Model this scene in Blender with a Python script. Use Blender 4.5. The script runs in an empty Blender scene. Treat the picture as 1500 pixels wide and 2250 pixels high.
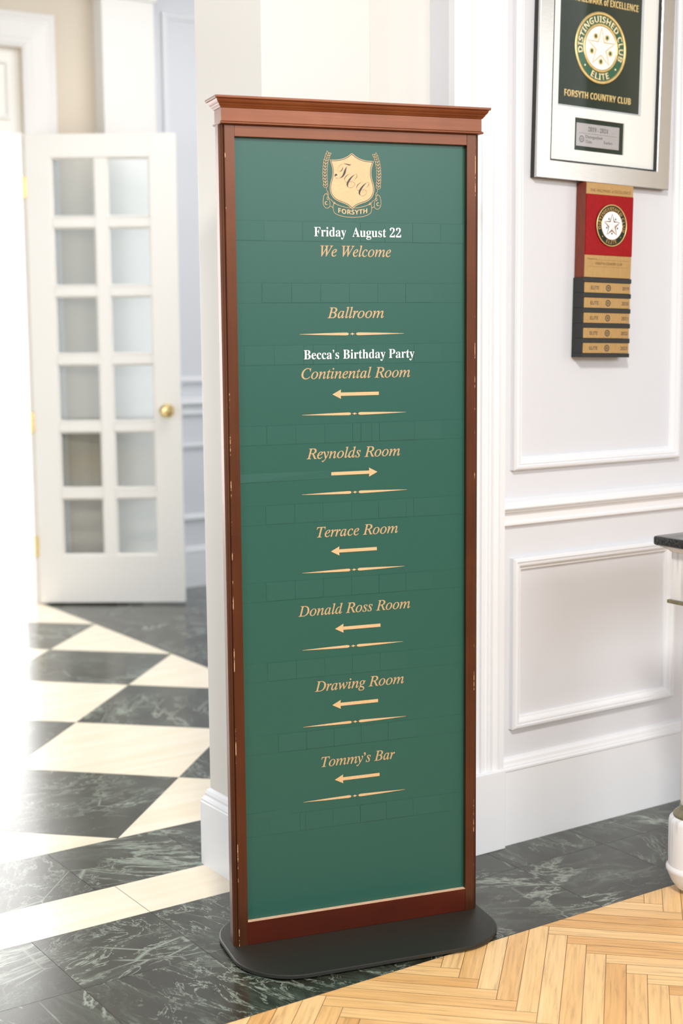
import bpy, bmesh, math, random
from mathutils import Matrix, Vector

random.seed(7)
SC = bpy.context.scene
COL = SC.collection

# ------------------------------------------------------------------ camera
cam_d = bpy.data.cameras.new('camera')
cam = bpy.data.objects.new('camera', cam_d)
COL.objects.link(cam)
EYE = Vector((0.0, 0.0, 1.28))
YAW, PITCH, ROLL = 0.59061633, 0.12543217, 0.0087497
fwd = Vector((math.sin(YAW) * math.cos(PITCH), math.cos(YAW) * math.cos(PITCH), -math.sin(PITCH)))
rgt = Vector((math.cos(YAW), -math.sin(YAW), 0))
dwn = fwd.cross(rgt)
r2 = rgt * math.cos(ROLL) + dwn * math.sin(ROLL)
d2 = dwn * math.cos(ROLL) - rgt * math.sin(ROLL)
M = Matrix.Identity(4)
for i in range(3):
    M[i][0], M[i][1], M[i][2], M[i][3] = r2[i], -d2[i], -fwd[i], EYE[i]
cam.matrix_world = M
cam_d.sensor_fit = 'VERTICAL'
cam_d.sensor_height = 36.0
cam_d.sensor_width = 24.0
cam_d.lens = 3192.9 / 2250 * 36
cam_d.clip_start = 0.05
cam_d.dof.use_dof = True
cam_d.dof.focus_distance = (Vector((1.76, 2.50, 0.95)) - EYE).dot(fwd)
cam_d.dof.aperture_fstop = 3.0
SC.camera = cam

# ------------------------------------------------------------------ view and world
SC.view_settings.view_transform = 'Standard'
SC.view_settings.look = 'None'
SC.view_settings.exposure = 0.10
SC.view_settings.gamma = 1.0
SC.view_settings.use_curve_mapping = False
world = bpy.data.worlds.new('world')
SC.world = world
world.use_nodes = True
bg = world.node_tree.nodes['Background']
bg.inputs[0].default_value = (0.965, 0.98, 1.0, 1)
bg.inputs[1].default_value = 0.50


def area(name, loc, target, sx, sy, radiance, color=(1, 1, 1), spread=None):
    l = bpy.data.lights.new(name, 'AREA')
    l.shape = 'RECTANGLE'
    l.size, l.size_y = sx, sy
    l.energy = math.pi * sx * sy * radiance
    l.color = color
    if spread:
        l.spread = spread
    o = bpy.data.objects.new(name, l)
    o.location = loc
    o.rotation_euler = (Vector(target) - Vector(loc)).to_track_quat('-Z', 'Y').to_euler()
    COL.objects.link(o)
    return o


area('window_behind_viewer', (2.3, -3.7, 2.75), (1.9, 2.5, 2.1), 2.4, 1.1, 15.0, (0.92, 0.96, 1.0))
area('window_right_side', (4.94, -0.95, 1.9), (0.0, -0.95, 1.9), 2.1, 2.0, 2.0, (0.88, 0.94, 1.0))
area('hall_fill_left', (-2.9, 4.4, 1.35), (2.6, 5.4, 1.0), 2.4, 2.4, 1.9, (0.90, 0.95, 1.0))  # unseen fill added to brighten the door leaf and far wall
area('window_left_of_viewer', (-3.3, 0.1, 1.75), (1.8, 2.9, 1.2), 1.7, 2.8, 3.8, (0.88, 0.94, 1.0))
area('ceiling_lamp', (0.45, 0.25, 2.95), (1.5, 1.9, 0.3), 0.36, 0.36, 132.0, (1.0, 0.955, 0.89), math.radians(130))
area('hall_fill_right', (4.7, 3.5, 1.3), (3.2, 6.2, 0.7), 1.6, 1.6, 2.8, (0.88, 0.94, 1.0))  # unseen fill added behind the pier to lift the lower far wall
area('hall_fill_top', (3.2, 4.9, 3.0), (3.1, 5.2, 0.0), 1.6, 1.2, 4.4, (1.0, 0.975, 0.935))  # unseen overhead fill added to give the hall extra light

# ------------------------------------------------------------------ materials
MATS = {}


def new_mat(name, base=(0.8, 0.8, 0.8), rough=0.5, metal=0.0, spec=0.5, coat=0.0, coat_rough=0.1):
    m = bpy.data.materials.new(name)
    m.use_nodes = True
    b = m.node_tree.nodes['Principled BSDF']
    b.inputs['Base Color'].default_value = (*base, 1)
    b.inputs['Roughness'].default_value = rough
    b.inputs['Metallic'].default_value = metal
    b.inputs['Specular IOR Level'].default_value = spec
    b.inputs['Coat Weight'].default_value = coat
    b.inputs['Coat Roughness'].default_value = coat_rough
    MATS[name] = m
    return m


def nd(m, typ, **kw):
    n = m.node_tree.nodes.new(typ)
    for k, v in kw.items():
        setattr(n, k, v)
    return n


def lk(m, a, b):
    m.node_tree.links.new(a, b)


def ramp(m, stops):
    r = nd(m, 'ShaderNodeValToRGB')
    e = r.color_ramp.elements
    e[0].position, e[0].color = stops[0][0], (*stops[0][1], 1)
    e[1].position, e[1].color = stops[-1][0], (*stops[-1][1], 1)
    for p, c in stops[1:-1]:
        k = e.new(p)
        k.color = (*c, 1)
    return r


def bsdf(m):
    return m.node_tree.nodes['Principled BSDF']


def add_bump(m, height_socket, strength, dist=0.001):
    b = nd(m, 'ShaderNodeBump')
    b.inputs['Strength'].default_value = strength
    b.inputs['Distance'].default_value = dist
    lk(m, height_socket, b.inputs['Height'])
    lk(m, b.outputs[0], bsdf(m).inputs['Normal'])


def painted(name, base, rough=0.45, bump=0.08, scale=140):
    m = new_mat(name, base, rough)
    tc = nd(m, 'ShaderNodeTexCoord')
    n = nd(m, 'ShaderNodeTexNoise')
    n.inputs['Scale'].default_value = scale
    n.inputs['Detail'].default_value = 2
    lk(m, tc.outputs['Object'], n.inputs['Vector'])
    add_bump(m, n.outputs[0], bump, 0.0006)
    return m


painted('wall_paint', (0.655, 0.665, 0.70), 0.5)
painted('trim_paint', (0.765, 0.775, 0.80), 0.32, 0.04)
painted('cream_paint', (0.68, 0.66, 0.625), 0.42, 0.05)
painted('beige_paint', (0.66, 0.58, 0.47), 0.55)
painted('hall_trim_paint', (0.80, 0.775, 0.745), 0.34, 0.04)
painted('door_paint', (0.87, 0.84, 0.79), 0.35, 0.03)
painted('side_paint', (0.60, 0.50, 0.39), 0.55)
new_mat('grout', (0.20, 0.195, 0.175), 0.8)
new_mat('wood_gap', (0.22, 0.115, 0.045), 0.9)


def marble_dark():
    m = new_mat('green_marble', rough=0.20, spec=0.5, coat=0.15, coat_rough=0.42)
    uv = nd(m, 'ShaderNodeTexCoord')
    at = nd(m, 'ShaderNodeAttribute', attribute_name='tile')
    ad = nd(m, 'ShaderNodeVectorMath', operation='MULTIPLY_ADD')
    ad.inputs[1].default_value = (37, 53, 19)
    lk(m, at.outputs['Vector'], ad.inputs[0])
    lk(m, uv.outputs['Object'], ad.inputs[2])
    rot = nd(m, 'ShaderNodeVectorRotate', rotation_type='Z_AXIS')
    lk(m, ad.outputs[0], rot.inputs['Vector'])
    mu = nd(m, 'ShaderNodeMath', operation='MULTIPLY')
    mu.inputs[1].default_value = 6.0
    lk(m, at.outputs['Fac'], mu.inputs[0])
    lk(m, mu.outputs[0], rot.inputs['Angle'])
    v = rot.outputs[0]
    mp = nd(m, 'ShaderNodeMapping')
    mp.inputs['Scale'].default_value = (1.0, 2.1, 1.0)
    lk(m, v, mp.inputs['Vector'])
    sv = mp.outputs[0]

    def noise(vec, scale, detail=6, rough=0.6, dist=0.0):
        n = nd(m, 'ShaderNodeTexNoise')
        n.inputs['Scale'].default_value = scale
        n.inputs['Detail'].default_value = detail
        n.inputs['Roughness'].default_value = rough
        n.inputs['Distortion'].default_value = dist
        lk(m, vec, n.inputs['Vector'])
        return n.outputs[0]

    def math_(op, a, b):
        k = nd(m, 'ShaderNodeMath', operation=op)
        for i, q in enumerate((a, b)):
            if isinstance(q, (int, float)):
                k.inputs[i].default_value = q
            elif q is not None:
                lk(m, q, k.inputs[i])
        return k.outputs[0]

    def ridge(vec, scale, width, detail, rough, dist):
        d = math_('ABSOLUTE', math_('SUBTRACT', noise(vec, scale, detail, rough, dist), 0.5), None)
        r = ramp(m, [(0.0, (1, 1, 1)), (width, (0, 0, 0))])
        lk(m, d, r.inputs[0])
        return r.outputs[0]

    def mask(vec, scale, lo, hi):
        r = ramp(m, [(lo, (0, 0, 0)), (hi, (1, 1, 1))])
        lk(m, noise(vec, scale, 3, 0.5), r.inputs[0])
        return r.outputs[0]

    base = ramp(m, [(0.34, (0.010, 0.010, 0.006)), (0.47, (0.018, 0.019, 0.011)), (0.58, (0.042, 0.050, 0.036)), (0.74, (0.11, 0.135, 0.105))])
    lk(m, noise(sv, 5.5, 12, 0.74, 0.9), base.inputs[0])
    broad = math_('MULTIPLY', ridge(sv, 2.6, 0.020, 7, 0.62, 0.5), mask(v, 2.6, 0.47, 0.62))
    fine = math_('MULTIPLY', ridge(sv, 6.5, 0.016, 6, 0.66, 0.8), mask(v, 4.0, 0.45, 0.60))
    straight = nd(m, 'ShaderNodeTexVoronoi', feature='DISTANCE_TO_EDGE')
    straight.inputs['Scale'].default_value = 3.0
    lk(m, sv, straight.inputs['Vector'])
    sr = ramp(m, [(0.0, (0.9, 0.9, 0.9)), (0.014, (0, 0, 0))])
    lk(m, straight.outputs['Distance'], sr.inputs[0])
    strv = math_('MULTIPLY', sr.outputs[0], mask(v, 3.3, 0.52, 0.60))
    mx = nd(m, 'ShaderNodeMath', operation='MAXIMUM')
    lk(m, math_('MAXIMUM', broad, fine), mx.inputs[0])
    lk(m, strv, mx.inputs[1])
    mix = nd(m, 'ShaderNodeMixRGB')
    mix.inputs[2].default_value = (0.27, 0.31, 0.255, 1)
    lk(m, mx.outputs[0], mix.inputs[0])
    lk(m, base.outputs[0], mix.inputs[1])
    lk(m, mix.outputs[0], bsdf(m).inputs['Base Color'])
    return m


def marble_light():
    m = new_mat('cream_marble', rough=0.2, spec=0.45)
    tc = nd(m, 'ShaderNodeTexCoord')
    at = nd(m, 'ShaderNodeAttribute', attribute_name='tile')
    ad = nd(m, 'ShaderNodeVectorMath', operation='MULTIPLY_ADD')
    ad.inputs[1].default_value = (17, 31, 11)
    lk(m, at.outputs['Vector'], ad.inputs[0])
    lk(m, tc.outputs['Object'], ad.inputs[2])
    mp = nd(m, 'ShaderNodeMapping')
    mp.inputs['Rotation'].default_value = (0, 0, 0.75)
    mp.inputs['Scale'].default_value = (2.5, 26, 1)
    lk(m, ad.outputs[0], mp.inputs['Vector'])
    n = nd(m, 'ShaderNodeTexNoise')
    n.inputs['Scale'].default_value = 1.0
    n.inputs['Detail'].default_value = 5
    lk(m, mp.outputs[0], n.inputs['Vector'])
    r = ramp(m, [(0.3, (0.83, 0.72, 0.545)), (0.55, (0.87, 0.775, 0.62)), (0.75, (0.89, 0.81, 0.675))])
    lk(m, n.outputs[0], r.inputs[0])
    lk(m, r.outputs[0], bsdf(m).inputs['Base Color'])
    return m


def parquet():
    m = new_mat('oak_parquet', rough=0.34, spec=0.45)
    uv = nd(m, 'ShaderNodeUVMap', uv_map='grain')
    at = nd(m, 'ShaderNodeAttribute', attribute_name='tile')
    mp = nd(m, 'ShaderNodeMapping')
    mp.inputs['Scale'].default_value = (7, 130, 1)
    lk(m, uv.outputs[0], mp.inputs['Vector'])
    n = nd(m, 'ShaderNodeTexNoise')
    n.inputs['Scale'].default_value = 1.0
    n.inputs['Detail'].default_value = 6
    n.inputs['Roughness'].default_value = 0.6
    n.inputs['Distortion'].default_value = 0.6
    lk(m, mp.outputs[0], n.inputs['Vector'])
    grain = ramp(m, [(0.28, (0.62, 0.62, 0.62)), (0.45, (0.9, 0.9, 0.9)), (0.7, (1.08, 1.08, 1.08))])
    lk(m, n.outputs[0], grain.inputs[0])
    mp2 = nd(m, 'ShaderNodeMapping')
    mp2.inputs['Scale'].default_value = (3, 14, 1)
    lk(m, uv.outputs[0], mp2.inputs['Vector'])
    n2 = nd(m, 'ShaderNodeTexNoise')
    n2.inputs['Scale'].default_value = 1.6
    n2.inputs['Detail'].default_value = 3
    lk(m, mp2.outputs[0], n2.inputs['Vector'])
    tone = ramp(m, [(0.0, (0.52, 0.25, 0.075)), (0.35, (0.70, 0.39, 0.145)), (0.7, (0.80, 0.50, 0.22)), (1.0, (0.85, 0.57, 0.28))])
    mixv = nd(m, 'ShaderNodeMath', operation='MULTIPLY_ADD')
    mixv.inputs[1].default_value = 0.55
    lk(m, n2.outputs[0], mixv.inputs[0])
    am = nd(m, 'ShaderNodeMath', operation='MULTIPLY_ADD')
    am.inputs[1].default_value = 0.60
    am.inputs[2].default_value = 0.02
    lk(m, at.outputs['Fac'], am.inputs[0])
    lk(m, am.outputs[0], mixv.inputs[2])
    lk(m, mixv.outputs[0], tone.inputs[0])
    mix = nd(m, 'ShaderNodeMixRGB', blend_type='MULTIPLY')
    mix.inputs[0].default_value = 1.0
    lk(m, tone.outputs[0], mix.inputs[1])
    lk(m, grain.outputs[0], mix.inputs[2])
    lk(m, mix.outputs[0], bsdf(m).inputs['Base Color'])
    add_bump(m, n.outputs[0], 0.12, 0.0008)
    return m


def mahogany(name, axis, tint=1.0, red=None):
    m = new_mat(name, rough=0.38, spec=0.9, coat=0.10, coat_rough=0.18)
    bsdf(m).inputs['Specular Tint'].default_value = (1.0, 0.42, 0.24, 1)
    tc = nd(m, 'ShaderNodeTexCoord')
    mp = nd(m, 'ShaderNodeMapping')
    s = [150, 150, 150]
    s[axis] = 5
    mp.inputs['Scale'].default_value = s
    lk(m, tc.outputs['Object'], mp.inputs['Vector'])
    n = nd(m, 'ShaderNodeTexNoise')
    n.inputs['Scale'].default_value = 1
    n.inputs['Detail'].default_value = 5
    n.inputs['Roughness'].default_value = 0.6
    lk(m, mp.outputs[0], n.inputs['Vector'])
    n2 = nd(m, 'ShaderNodeTexNoise')
    n2.inputs['Scale'].default_value = 9
    n2.inputs['Detail'].default_value = 2
    lk(m, tc.outputs['Object'], n2.inputs['Vector'])
    a = nd(m, 'ShaderNodeMath', operation='MULTIPLY_ADD')
    a.inputs[1].default_value = 0.55
    lk(m, n2.outputs[0], a.inputs[0])
    b = nd(m, 'ShaderNodeMath', operation='MULTIPLY')
    b.inputs[1].default_value = 0.45
    lk(m, n.outputs[0], b.inputs[0])
    lk(m, b.outputs[0], a.inputs[2])
    t = tint
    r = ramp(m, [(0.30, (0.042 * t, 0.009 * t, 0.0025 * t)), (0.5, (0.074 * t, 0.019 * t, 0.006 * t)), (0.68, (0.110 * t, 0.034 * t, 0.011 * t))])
    if axis == 2:
        worn = True
    else:
        worn = False
    if red:
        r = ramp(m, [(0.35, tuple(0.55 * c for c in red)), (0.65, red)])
    lk(m, a.outputs[0], r.inputs[0])
    if worn:
        # rubbed edges: pale scuffs along the front arris of each upright
        sx = nd(m, 'ShaderNodeSeparateXYZ')
        lk(m, tc.outputs['Object'], sx.inputs[0])
        ab = nd(m, 'ShaderNodeMath', operation='ABSOLUTE')
        lk(m, sx.outputs[0], ab.inputs[0])
        df = nd(m, 'ShaderNodeMath', operation='COMPARE')
        df.inputs[1].default_value = 0.2672
        df.inputs[2].default_value = 0.0007
        lk(m, ab.outputs[0], df.inputs[0])
        wn = nd(m, 'ShaderNodeTexNoise')
        wn.inputs['Scale'].default_value = 14
        wn.inputs['Detail'].default_value = 6
        wn.inputs['Roughness'].default_value = 0.75
        lk(m, tc.outputs['Object'], wn.inputs['Vector'])
        wr = ramp(m, [(0.55, (0, 0, 0)), (0.60, (1, 1, 1))])
        lk(m, wn.outputs[0], wr.inputs[0])
        ml = nd(m, 'ShaderNodeMath', operation='MULTIPLY')
        lk(m, df.outputs[0], ml.inputs[0])
        lk(m, wr.outputs[0], ml.inputs[1])
        mw = nd(m, 'ShaderNodeMixRGB')
        mw.inputs[2].default_value = (0.55, 0.36, 0.22, 1)
        lk(m, ml.outputs[0], mw.inputs[0])
        lk(m, r.outputs[0], mw.inputs[1])
        lk(m, mw.outputs[0], bsdf(m).inputs['Base Color'])
    else:
        lk(m, r.outputs[0], bsdf(m).inputs['Base Color'])
    add_bump(m, n.outputs[0], 0.02, 0.0003)
    return m


def noisy(name, c1, c2, scale, rough, metal=0.0, bump=0.1, stretch=(1, 1, 1), spec=0.5, dist=0.001, coat=0.0):
    m = new_mat(name, c1, rough, metal, spec, coat)
    tc = nd(m, 'ShaderNodeTexCoord')
    mp = nd(m, 'ShaderNodeMapping')
    mp.inputs['Scale'].default_value = stretch
    lk(m, tc.outputs['Object'], mp.inputs['Vector'])
    n = nd(m, 'ShaderNodeTexNoise')
    n.inputs['Scale'].default_value = scale
    n.inputs['Detail'].default_value = 5
    lk(m, mp.outputs[0], n.inputs['Vector'])
    r = ramp(m, [(0.35, c1), (0.68, c2)])
    lk(m, n.outputs[0], r.inputs[0])
    lk(m, r.outputs[0], bsdf(m).inputs['Base Color'])
    if bump:
        add_bump(m, n.outputs[0], bump, dist)
    return m


marble_dark()
marble_light()
parquet()
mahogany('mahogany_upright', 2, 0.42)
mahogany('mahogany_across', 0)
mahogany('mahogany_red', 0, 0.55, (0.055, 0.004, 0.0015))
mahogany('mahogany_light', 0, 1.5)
noisy('pale_wood', (0.60, 0.36, 0.22), (0.72, 0.50, 0.35), 60, 0.55, bump=0.05, stretch=(1, 8, 8))
noisy('green_board', (0.013, 0.073, 0.054), (0.018, 0.086, 0.064), 900, 0.36, bump=0.015, spec=0.33, dist=0.0003)
noisy('green_tile', (0.015, 0.076, 0.057), (0.020, 0.088, 0.067), 900, 0.37, bump=0.015, spec=0.33, dist=0.0003)
noisy('gold_letter', (0.42, 0.275, 0.135), (0.47, 0.31, 0.155), 300, 0.42, bump=0.02)
noisy('gold_vinyl', (0.54, 0.345, 0.17), (0.60, 0.39, 0.20), 300, 0.42, bump=0.02)
noisy('white_vinyl', (0.90, 0.91, 0.90), (0.94, 0.94, 0.94), 300, 0.4, bump=0.02)
noisy('black_steel', (0.010, 0.010, 0.007), (0.016, 0.016, 0.012), 500, 0.5, bump=0.08, dist=0.0003)
noisy('brass', (0.80, 0.60, 0.24), (0.86, 0.68, 0.33), 60, 0.22, metal=1.0, bump=0.0)
noisy('aged_brass', (0.20, 0.18, 0.11), (0.30, 0.27, 0.19), 60, 0.42, metal=0.5, bump=0.1)
noisy('brushed_silver', (0.60, 0.585, 0.55), (0.66, 0.645, 0.61), 40, 0.24, metal=1.0, bump=0.01, stretch=(1, 1, 14))
noisy('black_lacquer', (0.010, 0.011, 0.010), (0.016, 0.017, 0.015), 60, 0.4, bump=0.03)
noisy('mat_board', (0.86, 0.85, 0.83), (0.89, 0.88, 0.86), 400, 0.8, bump=0.08)
noisy('mat_bevel', (0.50, 0.53, 0.55), (0.55, 0.57, 0.59), 400, 0.5, bump=0.02)
noisy('dark_felt', (0.007, 0.017, 0.008), (0.014, 0.028, 0.015), 500, 0.85, bump=0.4)
noisy('medal_green', (0.006, 0.085, 0.035), (0.010, 0.11, 0.05), 200, 0.3, bump=0.0)
noisy('gold_metal', (0.78, 0.55, 0.20), (0.86, 0.64, 0.28), 90, 0.34, metal=0.85, bump=0.08)
noisy('gold_thread', (0.66, 0.47, 0.17), (0.74, 0.55, 0.24), 500, 0.55, bump=0.3)
noisy('enamel_white', (0.86, 0.85, 0.85), (0.90, 0.89, 0.89), 50, 0.25, bump=0.0)
noisy('silver_plate', (0.42, 0.39, 0.40), (0.48, 0.45, 0.46), 60, 0.35, metal=0.5, bump=0.04, stretch=(1, 1, 10))
noisy('ink', (0.03, 0.03, 0.03), (0.05, 0.05, 0.045), 50, 0.6, bump=0.0)
noisy('ink_brown', (0.16, 0.085, 0.025), (0.2, 0.11, 0.035), 50, 0.6, bump=0.0)
noisy('brass_plate', (0.43, 0.26, 0.095), (0.51, 0.325, 0.13), 50, 0.36, metal=0.55, bump=0.04, stretch=(10, 1, 1))
noisy('red_leather', (0.27, 0.002, 0.004), (0.33, 0.003, 0.006), 160, 0.3, bump=0.03, spec=0.16)
noisy('cherry_wood', (0.15, 0.020, 0.005), (0.20, 0.030, 0.008), 30, 0.45, bump=0.05, stretch=(6, 6, 1))
noisy('charcoal_block', (0.010, 0.012, 0.012), (0.018, 0.020, 0.020), 120, 0.42, bump=0.1, stretch=(1, 1, 8))
noisy('teal_enamel', (0.005, 0.08, 0.075), (0.008, 0.11, 0.1), 50, 0.25, bump=0.0)
noisy('black_granite', (0.012, 0.013, 0.014), (0.06, 0.06, 0.062), 190, 0.14, bump=0.02)
noisy('whitewashed_wood', (0.50, 0.49, 0.495), (0.74, 0.73, 0.73), 5.5, 0.55, bump=0.12, stretch=(13, 13, 1))
for _n in MATS['whitewashed_wood'].node_tree.nodes:
    if _n.type == 'VALTORGB':
        _n.color_ramp.elements[0].position, _n.color_ramp.elements[1].position = 0.30, 0.46
noisy('terrace_stone', (0.72, 0.70, 0.66), (0.8, 0.78, 0.74), 8, 0.7, bump=0.05)


def glass_mat(name, tint=(1, 1, 1), ior=1.45, amount=1.0):
    m = bpy.data.materials.new(name)
    m.use_nodes = True
    nt = m.node_tree
    nt.nodes.clear()
    out = nt.nodes.new('ShaderNodeOutputMaterial')
    mix = nt.nodes.new('ShaderNodeMixShader')
    tr = nt.nodes.new('ShaderNodeBsdfTransparent')
    tr.inputs[0].default_value = (*tint, 1)
    gl = nt.nodes.new('ShaderNodeBsdfGlossy')
    gl.inputs['Roughness'].default_value = 0.03
    fr = nt.nodes.new('ShaderNodeFresnel')
    fr.inputs[0].default_value = ior
    mu = nt.nodes.new('ShaderNodeMath')
    mu.operation = 'MULTIPLY'
    mu.inputs[1].default_value = amount
    nt.links.new(fr.outputs[0], mu.inputs[0])
    nt.links.new(mu.outputs[0], mix.inputs[0])
    nt.links.new(tr.outputs[0], mix.inputs[1])
    nt.links.new(gl.outputs[0], mix.inputs[2])
    nt.links.new(mix.outputs[0], out.inputs[0])
    MATS[name] = m
    return m


glass_mat('door_glass', (0.95, 0.97, 0.965), 1.5, 1.0)
glass_mat('picture_glass', (0.985, 0.99, 0.985), 1.4, 0.10)

# ------------------------------------------------------------------ mesh helpers


class MB:
    def __init__(self):
        self.bm = bmesh.new()

    def quad(self, pts, mi=0):
        f = self.bm.faces.new([self.bm.verts.new(p) for p in pts])
        f.material_index = mi
        return f

    def box(self, x0, y0, z0, x1, y1, z1, bevel=0.0, seg=2):
        vs = [self.bm.verts.new(p) for p in ((x0, y0, z0), (x1, y0, z0), (x1, y1, z0), (x0, y1, z0), (x0, y0, z1), (x1, y0, z1), (x1, y1, z1), (x0, y1, z1))]
        fs = [self.bm.faces.new([vs[i] for i in q]) for q in ((0, 3, 2, 1), (4, 5, 6, 7), (0, 1, 5, 4), (1, 2, 6, 5), (2, 3, 7, 6), (3, 0, 4, 7))]
        if bevel:
            es = list({e for f in fs for e in f.edges})
            bmesh.ops.bevel(self.bm, geom=es, offset=bevel, segments=seg, affect='EDGES', profile=0.6)
        return self

    def loops(self, rings, closed_ring=True, cap=True, closed_path=False):
        """bridge successive rings of points"""
        vr = [[self.bm.verts.new(p) for p in r] for r in rings]
        n = len(vr[0])
        pairs = list(zip(vr[:-1], vr[1:])) + ([(vr[-1], vr[0])] if closed_path else [])
        for a, b in pairs:
            for i in range(n if closed_ring else n - 1):
                j = (i + 1) % n
                self.bm.faces.new((a[i], a[j], b[j], b[i]))
        if cap and not closed_path:
            self.bm.faces.new(vr[0][::-1])
            self.bm.faces.new(vr[-1])
        return self

    def lathe(self, prof, cx=0, cy=0, seg=40):
        rings = [[(cx + r * math.cos(2 * math.pi * i / seg), cy + r * math.sin(2 * math.pi * i / seg), z) for i in range(seg)] for r, z in prof]
        return self.loops(rings)

    def frame(self, x0, z0, x1, z1, prof, y=0.0, back=True):
        """mitred rectangular moulding in the XZ plane; prof = (inset, height towards -Y)"""
        rings = [[(x0 + t, y - d, z0 + t), (x1 - t, y - d, z0 + t), (x1 - t, y - d, z1 - t), (x0 + t, y - d, z1 - t)] for t, d in prof]
        return self.loops(rings, cap=False, closed_path=back)

    def extrude_profile(self, pts, axis, a, b):
        """closed 2-D profile pulled along an axis from a to b"""
        def P(p, t):
            return {0: (t, p[0], p[1]), 1: (p[0], t, p[1]), 2: (p[0], p[1], t)}[axis]
        return self.loops([[P(p, a) for p in pts], [P(p, b) for p in pts]])

    def poly(self, pts, y, thick=0.0004):
        """flat XZ polygon with a little thickness, facing -Y"""
        area2 = sum(pts[i][0] * pts[(i + 1) % len(pts)][1] - pts[(i + 1) % len(pts)][0] * pts[i][1] for i in range(len(pts)))
        if area2 < 0:
            pts = pts[::-1]
        f = self.bm.faces.new([self.bm.verts.new((p[0], y, p[1])) for p in pts])
        r = bmesh.ops.extrude_face_region(self.bm, geom=[f])
        vs = [v for v in r['geom'] if isinstance(v, bmesh.types.BMVert)]
        bmesh.ops.translate(self.bm, verts=vs, vec=(0, -thick, 0))
        return self

    def stroke(self, pts, w, y, closed=False, thick=0.0004):
        """ribbon of width w along XZ points"""
        n = len(pts)
        L, R = [], []
        for i in range(n):
            p = Vector(pts[i])
            a = Vector(pts[(i - 1) % n] if closed or i > 0 else pts[i])
            b = Vector(pts[(i + 1) % n] if closed or i < n - 1 else pts[i])
            t = b - a
            t = t.normalized() if t.length > 1e-9 else Vector((1, 0))
            q = Vector((-t.y, t.x)) * (w[i] if isinstance(w, (list, tuple)) else w) / 2
            L.append(p + q)
            R.append(p - q)
        rings = [[(L[i].x, y - thick, L[i].y), (R[i].x, y - thick, R[i].y), (R[i].x, y, R[i].y), (L[i].x, y, L[i].y)] for i in range(n)]
        return self.loops(rings, cap=not closed, closed_path=closed)

    def ring(self, cx, cz, r0, r1, y, h=0.0006, seg=56, dome=False):
        """flat or domed annulus in XZ facing -Y"""
        if dome:
            prof = [(r0 + (r1 - r0) * (0.5 - 0.5 * math.cos(math.pi * k / 8)), h * math.sin(math.pi * k / 8)) for k in range(9)]
        else:
            prof = [(r0, 0), (r0, h), (r1, h), (r1, 0)]
        rings = [[(cx + r * math.cos(2 * math.pi * i / seg), y - d, cz + r * math.sin(2 * math.pi * i / seg)) for i in range(seg)] for r, d in prof]
        return self.loops(rings, cap=False, closed_path=not dome)

    def disc(self, cx, cz, r, y, h=0.0006, seg=40, sx=1.0, sz=1.0):
        self.poly([(cx + sx * r * math.cos(2 * math.pi * i / seg), cz + sz * r * math.sin(2 * math.pi * i / seg)) for i in range(seg)], y, h)
        return self

    def build(self, name, mats, parent=None, smooth=False, loc=None):
        bmesh.ops.recalc_face_normals(self.bm, faces=self.bm.faces[:])
        me = bpy.data.meshes.new(name)
        self.bm.to_mesh(me)
        self.bm.free()
        for m in (mats if isinstance(mats, (list, tuple)) else [mats]):
            me.materials.append(MATS[m])
        if smooth:
            me.shade_smooth()
            me.set_sharp_from_angle(angle=math.radians(38))
        o = bpy.data.objects.new(name, me)
        COL.objects.link(o)
        if parent:
            o.parent = parent
        if loc:
            o.location = loc
        return o


def tag(o, label=None, cat=None, group=None, kind=None):
    for k, v in (('label', label), ('category', cat), ('group', group), ('kind', kind)):
        if v:
            o[k] = v
    return o


def struct(o, label, cat):
    return tag(o, label, cat, kind='structure')


def empty(name, loc, rz=0.0, label=None, cat=None, ry=0.0):
    o = bpy.data.objects.new(name, None)
    o.empty_display_size = 0.05
    o.location = loc
    o.rotation_euler = (0, ry, rz)
    COL.objects.link(o)
    return tag(o, label, cat)


def style(s, st):
    out = ''
    for c in s:
        n = ord(c)
        if st == 'italic':
            if c == 'h':
                c = '\u210e'
            elif c.isupper():
                c = chr(0x1D434 + n - 65)
            elif c.islower():
                c = chr(0x1D44E + n - 97)
        elif st == 'bold':
            if 'A' <= c <= 'Z':
                c = chr(0x1D400 + n - 65)
            elif 'a' <= c <= 'z':
                c = chr(0x1D41A + n - 97)
            elif c.isdigit():
                c = chr(0x1D7CE + n - 48)
        elif st == 'script':
            c = chr(0x1D49C + n - 65)
        elif st == 'sansbold':
            if 'A' <= c <= 'Z':
                c = chr(0x1D5D4 + n - 65)
            elif 'a' <= c <= 'z':
                c = chr(0x1D5EE + n - 97)
        out += c
    return out


def text_mesh(s, st, offset=0.0):
    cu = bpy.data.curves.new('lettering', 'FONT')
    cu.body = style(s, st)
    cu.size = 1
    cu.offset = offset
    cu.resolution_u = 5
    ob = bpy.data.objects.new('lettering', cu)
    COL.objects.link(ob)
    bpy.context.view_layer.update()
    me = bpy.data.meshes.new_from_object(ob.evaluated_get(bpy.context.evaluated_depsgraph_get()))
    bpy.data.objects.remove(ob)
    bpy.data.curves.remove(cu)
    return me


def extents(me):
    xs = [v.co.x for v in me.vertices]
    ys = [v.co.y for v in me.vertices]
    return min(xs), max(xs), min(ys), max(ys)


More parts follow.
